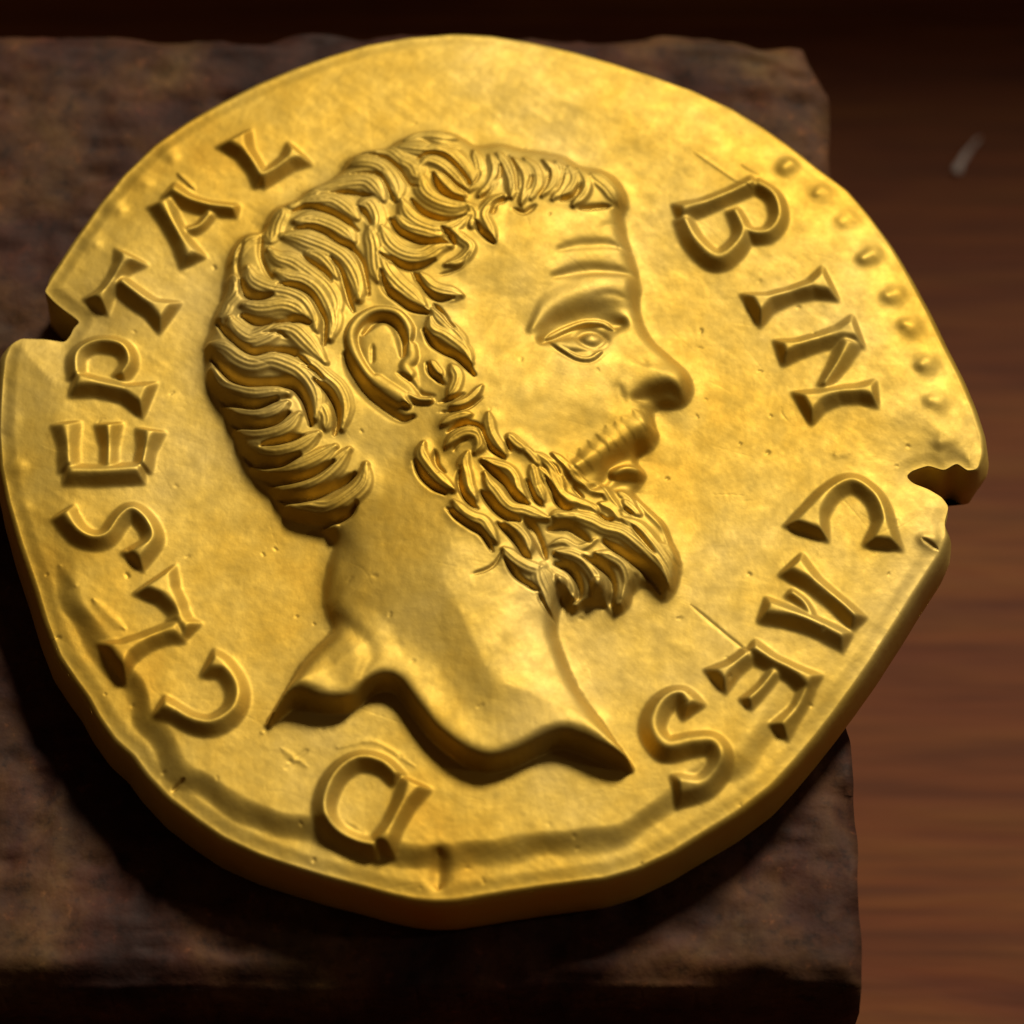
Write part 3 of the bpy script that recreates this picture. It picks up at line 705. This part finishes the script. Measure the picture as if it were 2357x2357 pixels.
mx = nd(nt, 'ShaderNodeMix', data_type='RGBA', blend_type='MULTIPLY'); mx.inputs['Factor'].default_value = 1
nt.links.new(r1.outputs['Color'], mx.inputs['A']); nt.links.new(r2.outputs['Color'], mx.inputs['B'])
n4 = nd(nt, 'ShaderNodeTexNoise', Scale=2600.0, Detail=3.0, Roughness=.7)
nt.links.new(geo.outputs['Position'], n4.inputs['Vector'])
r4 = ramp(nt, [(.30, (.35, .33, .32)), (.45, (.95, .95, .95)), (.62, (1.1, 1.1, 1.1)), (.72, (2.2, 2.1, 2.0))])
nt.links.new(n4.outputs['Fac'], r4.inputs['Fac'])
mx2 = nd(nt, 'ShaderNodeMix', data_type='RGBA', blend_type='MULTIPLY'); mx2.inputs['Factor'].default_value = .8
nt.links.new(mx.outputs['Result'], mx2.inputs['A']); nt.links.new(r4.outputs['Color'], mx2.inputs['B'])
nt.links.new(mx2.outputs['Result'], b.inputs['Base Color'])
b.inputs['Roughness'].default_value = .75
b.inputs['Specular IOR Level'].default_value = .2
bp = nd(nt, 'ShaderNodeBump', Strength=.35, Distance=.0003)
nt.links.new(n2.outputs['Fac'], bp.inputs['Height']); nt.links.new(bp.outputs['Normal'], b.inputs['Normal'])

wood, nt, b = mat('red_brown_wood')
geo = nd(nt, 'ShaderNodeNewGeometry')
mp = nd(nt, 'ShaderNodeMapping'); mp.inputs['Scale'].default_value = (70, 420, 300); mp.inputs['Rotation'].default_value = (0, 0, math.radians(4))
nt.links.new(geo.outputs['Position'], mp.inputs['Vector'])
n1 = nd(nt, 'ShaderNodeTexNoise', Scale=1.0, Detail=6.0, Roughness=.6, Distortion=.8)
nt.links.new(mp.outputs['Vector'], n1.inputs['Vector'])
r1 = ramp(nt, [(.3, (.064, .012, .0030)), (.5, (.092, .023, .0040)), (.7, (.118, .038, .0052))])
nt.links.new(n1.outputs['Fac'], r1.inputs['Fac'])
mp2 = nd(nt, 'ShaderNodeMapping'); mp2.inputs['Scale'].default_value = (160, 3600, 300); mp2.inputs['Rotation'].default_value = (0, 0, math.radians(4))
nt.links.new(geo.outputs['Position'], mp2.inputs['Vector'])
n5 = nd(nt, 'ShaderNodeTexNoise', Scale=1.0, Detail=3.0, Roughness=.6)
nt.links.new(mp2.outputs['Vector'], n5.inputs['Vector'])
r5 = ramp(nt, [(.36, (.72, .70, .70)), (.50, (.97, .97, .97)), (.7, (1.15, 1.15, 1.15))])
nt.links.new(n5.outputs['Fac'], r5.inputs['Fac'])
mxw = nd(nt, 'ShaderNodeMix', data_type='RGBA', blend_type='MULTIPLY'); mxw.inputs['Factor'].default_value = 1
nt.links.new(r1.outputs['Color'], mxw.inputs['A']); nt.links.new(r5.outputs['Color'], mxw.inputs['B'])
nt.links.new(mxw.outputs['Result'], b.inputs['Base Color'])
b.inputs['Roughness'].default_value = .7
b.inputs['Specular IOR Level'].default_value = .15
bp = nd(nt, 'ShaderNodeBump', Strength=.3, Distance=.0002)
nt.links.new(n1.outputs['Fac'], bp.inputs['Height']); nt.links.new(bp.outputs['Normal'], b.inputs['Normal'])

felt, nt, b = mat('black_felt')
geo = nd(nt, 'ShaderNodeNewGeometry')
n1 = nd(nt, 'ShaderNodeTexNoise', Scale=1500.0, Detail=4.0)
nt.links.new(geo.outputs['Position'], n1.inputs['Vector'])
r1 = ramp(nt, [(.3, (.0012, .0007, .0007)), (.7, (.003, .002, .002))])
nt.links.new(n1.outputs['Fac'], r1.inputs['Fac']); nt.links.new(r1.outputs['Color'], b.inputs['Base Color'])
b.inputs['Roughness'].default_value = .95
b.inputs['Specular IOR Level'].default_value = .1

# ------------------------------------------------------------------ mesh builders
def mesh_obj(name, verts, faces, material, parent=None, normals=None, smooth=True):
    me = bpy.data.meshes.new(name)
    verts = np.asarray(verts, np.float32) * MM
    nf = len(faces)
    if isinstance(faces, np.ndarray):
        k = faces.shape[1]
        me.vertices.add(len(verts)); me.vertices.foreach_set('co', verts.ravel())
        me.loops.add(nf * k); me.loops.foreach_set('vertex_index', faces.astype(np.int32).ravel())
        me.polygons.add(nf); me.polygons.foreach_set('loop_start', np.arange(0, nf * k, k, dtype=np.int32))
        me.update(calc_edges=True)
    else:
        me.from_pydata(verts.tolist(), [], faces); me.update()
    me.polygons.foreach_set('use_smooth', np.full(len(me.polygons), smooth))
    me.materials.append(material)
    if normals is not None:
        me.normals_split_custom_set_from_vertices(np.asarray(normals, np.float32).tolist())
    o = bpy.data.objects.new(name, me); col.objects.link(o)
    if parent: o.parent = parent
    return o

# ------------------------------------------------------------------ the coin
THICK = 1.7
coin = bpy.data.objects.new('gold_coin', None); col.objects.link(coin)
coin.location = (0, 0, -THICK * MM)
coin.empty_display_size = .005
coin['label'] = 'ancient gold coin with bearded bare head facing right and raised Latin letters'
coin['category'] = 'coin'

# snap the outermost grid points onto the outline
PXY = np.dstack([X, Y]).astype(float)
nearm = (np.abs(d_in) < .12)
jj, ii = np.nonzero(nearm)
pp = np.c_[X[nearm], Y[nearm]]
nearest = np.zeros(len(pp), int); nd2 = np.full(len(pp), 1e9)
cell = {}
for k in range(0, len(pp), 400):
    c = pp[k:k + 400]
    lo = c.min(0) - .2; hi = c.max(0) + .2
    cand = np.nonzero(((outline > lo) & (outline < hi)).all(1))[0]
    if len(cand) == 0: continue
    dd = ((c[:, None] - outline[cand][None])**2).sum(-1)
    a = dd.argmin(1); nearest[k:k + 400] = cand[a]; nd2[k:k + 400] = dd[np.arange(len(c)), a]
sd = np.full((NY, NX), 1.0) * np.where(inside, 1, -1)
sd[jj, ii] = np.where(inside[jj, ii], 1, -1) * np.sqrt(nd2)
nearest_full = np.zeros((NY, NX), int); nearest_full[jj, ii] = nearest
okv = sd > -.5 * STEP * 1.5
snap = okv & (sd < .45 * STEP)
PXY[snap] = outline[nearest_full[snap]]
cellok = okv[:-1, :-1] & okv[1:, :-1] & okv[:-1, 1:] & okv[1:, 1:]
cellok &= (sd[:-1, :-1] > 0) | (sd[1:, :-1] > 0) | (sd[:-1, 1:] > 0) | (sd[1:, 1:] > 0)
e4 = np.zeros((NY, NX), int)
for a_ in (0, 1):
    for b_ in (0, 1): e4[a_:NY - 1 + a_, b_:NX - 1 + b_] += cellok
rimv = (e4 > 0) & (e4 < 4) & (np.abs(sd) < .1)
PXY[rimv] = outline[nearest_full[rimv]]
gy, gx = np.gradient(Z, STEP)
NRM = np.dstack([-gx, -gy, np.ones_like(Z)])
NRM /= np.linalg.norm(NRM, axis=2, keepdims=True)
VID = np.arange(NX * NY).reshape(NY, NX)
quads = np.dstack([VID[:-1, :-1], VID[:-1, 1:], VID[1:, 1:], VID[1:, :-1]])
clab = np.where(d_in[:-1, :-1] > .1, label[:-1, :-1], 0)
flatV = np.dstack([PXY, Z[..., None]]).reshape(-1, 3)
flatV[:, 2] += THICK                              # coin origin sits on its support
flatN = NRM.reshape(-1, 3)
parts = {}
portrait = None
order = [1, 0] + [k for k in names if k > 1]
for k in order:
    q = quads[cellok & (clab == k)]
    if len(q) < 6: continue
    used, inv = np.unique(q, return_inverse=True)
    faces = inv.reshape(q.shape)
    V = flatV[used]; N = flatN[used]
    par = coin
    if names[k] in ('hair_lock', 'beard_lock', 'ear', 'eye', 'eyelid', 'moustache_lock', 'lower_lip'): par = portrait
    if k == 0:
        # edge wall: every free edge of the whole top face, dropped through a bulging profile
        allq = quads[cellok]
        e = np.vstack([allq[:, [0, 1]], allq[:, [1, 2]], allq[:, [2, 3]], allq[:, [3, 0]]])
        key = np.sort(e, 1); key = key[:, 0].astype(np.int64) * (NX * NY) + key[:, 1]
        u_, idx, cnt = np.unique(key, return_index=True, return_counts=True)
        be = e[idx[cnt == 1]]
        bv = np.unique(be)
        lut = {int(v): n for n, v in enumerate(bv)}
        j0, i0 = np.unravel_index(bv, (NY, NX))
        p0 = flatV[bv]
        on = nearest_full[j0, i0]
        tang = np.roll(outline, -6, 0) - np.roll(outline, 6, 0)
        area = np.sum(outline[:, 0] * np.roll(outline[:, 1], -1) - np.roll(outline[:, 0], -1) * outline[:, 1])
        sgn = 1 if area > 0 else -1
        nrm = sgn * np.c_[tang[:, 1], -tang[:, 0]]; nrm /= np.linalg.norm(nrm, axis=1, keepdims=True) + 1e-9
        ks = np.exp(-np.linspace(-2, 2, 41)**2); ks /= ks.sum()
        nrm = np.c_[np.convolve(np.r_[nrm[-20:, 0], nrm[:, 0], nrm[:20, 0]], ks, 'valid'), np.convolve(np.r_[nrm[-20:, 1], nrm[:, 1], nrm[:20, 1]], ks, 'valid')]
        nv = nrm[on]
        sph = np.cumsum(rng.standard_normal(len(outline)))
        sph = np.convolve(np.r_[sph[-40:], sph, sph[:40]], np.ones(81) / 81, 'valid'); sph = sph - np.linspace(sph[0], sph[-1], len(sph)); sph = sph / (np.abs(sph).max() + 1e-9)
        LV = [(.006, .03), (.025, .065), (.06, .10), (.11, .128), (.2, .155), (.34, .18), (.5, .20), (.66, .20), (.8, .17), (.9, .10), (.97, .03), (1.0, -.04)]
        rings = [V]; base_n = len(V); ids = [np.searchsorted(used, bv)]
        present = used[np.clip(ids[0], 0, len(used) - 1)] == bv
        if not present.all():
            extra = np.nonzero(~present)[0]
            rings.append(flatV[bv[extra]]); N = np.vstack([N, flatN[bv[extra]]])
            ids[0] = ids[0].copy(); ids[0][extra] = base_n + np.arange(len(extra)); base_n += len(extra)
        wallN = []
        bulge = np.ones(len(outline))
        for (cu, cv, rad) in ((2150, 1100, .85), (120, 735, .75)):
            cx, cy = plane(cu, cv); bulge *= sstep((np.hypot(outline[:, 0] - cx, outline[:, 1] - cy) - rad) / .4) * .95 + .05
        for (fz, off) in LV:
            o2 = off * bulge[on] * (1 + .35 * sph[on]) + .012 * np.sin(on * .021 + fz * 9)
            ring = np.c_[p0[:, 0] + nv[:, 0] * o2, p0[:, 1] + nv[:, 1] * o2, p0[:, 2] * (1 - fz)]
            rings.append(ring); ids.append(base_n + np.arange(len(bv))); base_n += len(bv)
        fl = [faces]
        bl = np.array([[lut[int(a)], lut[int(c)]] for a, c in be])
        for r in range(len(LV)):
            fl.append(np.c_[ids[r][bl[:, 1]], ids[r][bl[:, 0]], ids[r + 1][bl[:, 0]], ids[r + 1][bl[:, 1]]])
        ctr = base_n; rings.append(np.array([[0., 0., 0.]]))
        fl.append(np.c_[ids[-1][bl[:, 1]], ids[-1][bl[:, 0]], np.full(len(bl), ctr), np.full(len(bl), ctr)][:0])
        # wall normals from the profile
        prof = np.array([(0.0, 0.0)] + LV)
        for r in range(1, len(prof)):
            a = prof[max(r - 1, 0)]; c = prof[min(r + 1, len(prof) - 1)]
            dz = -(c[0] - a[0]) * p0[:, 2].mean(); do = c[1] - a[1]
            n_ = np.array([-dz, do]); n_ /= np.linalg.norm(n_)
            wallN.append(np.c_[nv * n_[0], np.full(len(nv), n_[1])])
        V = np.vstack(rings); faces = np.vstack(fl)
        N = np.vstack([N] + wallN + [np.array([[0, 0, -1.]])])
        # underside
        bot = np.array([[ids[-1][a], ids[-1][c]] for a, c in bl])
        faces = np.vstack([faces])
        tri = np.c_[bot[:, 1], bot[:, 0], np.full(len(bot), ctr)]
        parts['underside'] = (V[np.r_[ids[-1], ctr]], np.c_[bl[:, 0], np.full(len(bl), len(bv)), bl[:, 1]])
    o = mesh_obj(names[k], V, faces, gold, par, N)
    if k == 1: portrait = o
uv_, uf_ = parts['underside']
mesh_obj('reverse_face', uv_, uf_, gold, coin, None, False)

# ------------------------------------------------------------------ support and surroundings
ZB = -THICK - .02
def px_floor(u, v, z): 
    x, y = plane(u, v, z); return float(x), float(y)
def rough_block(name, x0, x1, y0, y1, ztop, zbot, seed, n=150, amp=.10, chip=.25):
    r = np.random.default_rng(seed)
    nx = n; ny = n
    gx = np.linspace(0, 1, nx); gy = np.linspace(0, 1, ny)
    U, W = np.meshgrid(gx, gy)
    def nz(k):
        c = r.standard_normal((k + 3, k + 3))
        fx = U * k; fy = W * k; i = fx.astype(int); j = fy.astype(int); tx = sstep(fx - i); ty = sstep(fy - j)
        return (c[j, i] * (1 - tx) + c[j, i + 1] * tx) * (1 - ty) + (c[j + 1, i] * (1 - tx) + c[j + 1, i + 1] * tx) * ty
    PXs = x0 + (x1 - x0) * U; PYs = y0 + (y1 - y0) * W
    eU = np.minimum(U, 1 - U) * (x1 - x0); eW = np.minimum(W, 1 - W) * (y1 - y0)
    e = np.minimum(eU, eW)
    cc = np.clip(1 - (1 - U) * (x1 - x0) / 2.2, 0, 1) * np.clip(1 - (1 - W) * (y1 - y0) / 1.5, 0, 1)
    PXs = PXs - .6 * cc; PYs = PYs - .5 * cc
    wv = nz(9) * .6 + nz(22) * .4
    PXs = PXs + np.where(eU < 1.0, (1 - eU) * .10 * wv, 0)
    PYs = PYs + np.where(eW < 1.0, (1 - eW) * .08 * wv, 0)
    zz = ztop - amp * np.abs(nz(24)) * .5 - amp * np.abs(nz(60)) * .6 - chip * (1 - sstep(e / .45)) * (1 + .6 * nz(30))
    zz = np.minimum(zz, ztop)
    V = [np.c_[PXs.ravel(), PYs.ravel(), zz.ravel()]]
    idx = np.arange(nx * ny).reshape(ny, nx)
    F = [np.c_[idx[:-1, :-1].ravel(), idx[:-1, 1:].ravel(), idx[1:, 1:].ravel(), idx[1:, :-1].ravel()]]
    loop = np.r_[idx[0, :-1], idx[:-1, -1], idx[-1, :0:-1], idx[:0:-1, 0]]
    prev = loop; cnt = nx * ny
    for s in range(1, 9):
        rr_ = V[0][loop].copy(); f = s / 8
        rr_[:, 2] = rr_[:, 2] * (1 - f) + zbot * f
        rr_[:, :2] += r.normal(0, .04, (len(loop), 2)) * (s < 8)
        cur = cnt + np.arange(len(loop)); cnt += len(loop); V.append(rr_)
        F.append(np.c_[prev, cur, np.roll(cur, -1), np.roll(prev, -1)]); prev = cur
    return np.vstack(V), np.vstack(F)

ZW = -13.0
xr, _ = px_floor(1938, 1178, ZB)
_, yt = px_floor(1178, 66, ZB)
_, yb = px_floor(1178, 2262, ZB)
_, ysplit = px_floor(30, 590, ZB)
V, F = rough_block('stone_block', -26, xr, yb, yt, ZB + .02, ZW, 5, 190)
blk = mesh_obj('stone_block', V, F, stone)
blk['label'] = 'mottled dark brown stone block with chipped edges under the gold coin'
blk['category'] = 'stone block'

def board(name, x0, x1, y0, y1, z0, z1, material, bev=.3):
    import bmesh
    bm = bmesh.new()
    bmesh.ops.create_cube(bm, size=1)
    for v in bm.verts:
        v.co = ((x0 + x1) / 2 + v.co.x * (x1 - x0), (y0 + y1) / 2 + v.co.y * (y1 - y0), (z0 + z1) / 2 + v.co.z * (z1 - z0))
    bmesh.ops.bevel(bm, geom=bm.edges[:], offset=bev, segments=2, affect='EDGES')
    me = bpy.data.meshes.new(name)
    for v in bm.verts: v.co *= MM
    bm.to_mesh(me); bm.free()
    me.materials.append(material)
    o = bpy.data.objects.new(name, me); col.objects.link(o)
    return o
wd = board('wooden_table', -80, 80, -80, 80, ZW - 8, ZW, wood)
wd['kind'] = 'structure'; wd['label'] = 'reddish brown wooden table top with fine straight grain'
_, ymid = px_floor(1178, 760, ZW)
BH = 36.0
ybrd = ymid + BH / math.tan(math.radians(46)) * math.sin(math.radians(66))
bk = board('unseen_shade_board', -80, 80, ybrd, ybrd + 6, ZW + .01, ZW + BH, felt)  # added out of view to cast a soft shadow over the far wood
bk['kind'] = 'structure'; bk['label'] = 'unseen matt black board added to shade the far part of the table'

# a pale strip added on the wood for the highlight along a scratch
hilite_mat, nt, b = mat('pale_highlight')
nz_ = nd(nt, 'ShaderNodeTexNoise', Scale=900.0)
rz_ = ramp(nt, [(.3, (.30, .24, .22)), (.7, (.45, .38, .35))])
nt.links.new(nz_.outputs['Fac'], rz_.inputs['Fac']); nt.links.new(rz_.outputs['Color'], b.inputs['Base Color'])
ax, ay = px_floor(2200, 398, ZW); bx, by = px_floor(2256, 318, ZW)
dv = np.array([bx - ax, by - ay]); Ls = np.hypot(*dv); dv /= Ls; pv = np.array([-dv[1], dv[0]])
V = []; F = []
for k in range(9):
    f = k / 8; wd_ = .10 * (1 - .75 * f) * (1 + .2 * math.sin(k * 2.1)); hh = .12 * (1 - .5 * f)
    c = np.array([ax, ay]) + dv * Ls * f + pv * .05 * math.sin(f * 3)
    for (o_, z_) in ((-1, 0), (-.6, hh), (.5, hh * .9), (1, 0)):
        V.append((*(c + pv * o_ * wd_), ZW + .002 + z_))
for k in range(8):
    for m in range(3): F.append((k * 4 + m, k * 4 + m + 1, k * 4 + m + 5, k * 4 + m + 4))
    F.append((k * 4 + 3, k * 4, k * 4 + 4, k * 4 + 7))
F += [(3, 2, 1, 0), (32, 33, 34, 35)]
sp_ = mesh_obj('scratch_highlight', V, F, hilite_mat, None, None, False)
sp_['label'] = 'tiny pale strip added for the highlight of a scratch in the dark wooden table'
sp_['category'] = 'scratch highlight'
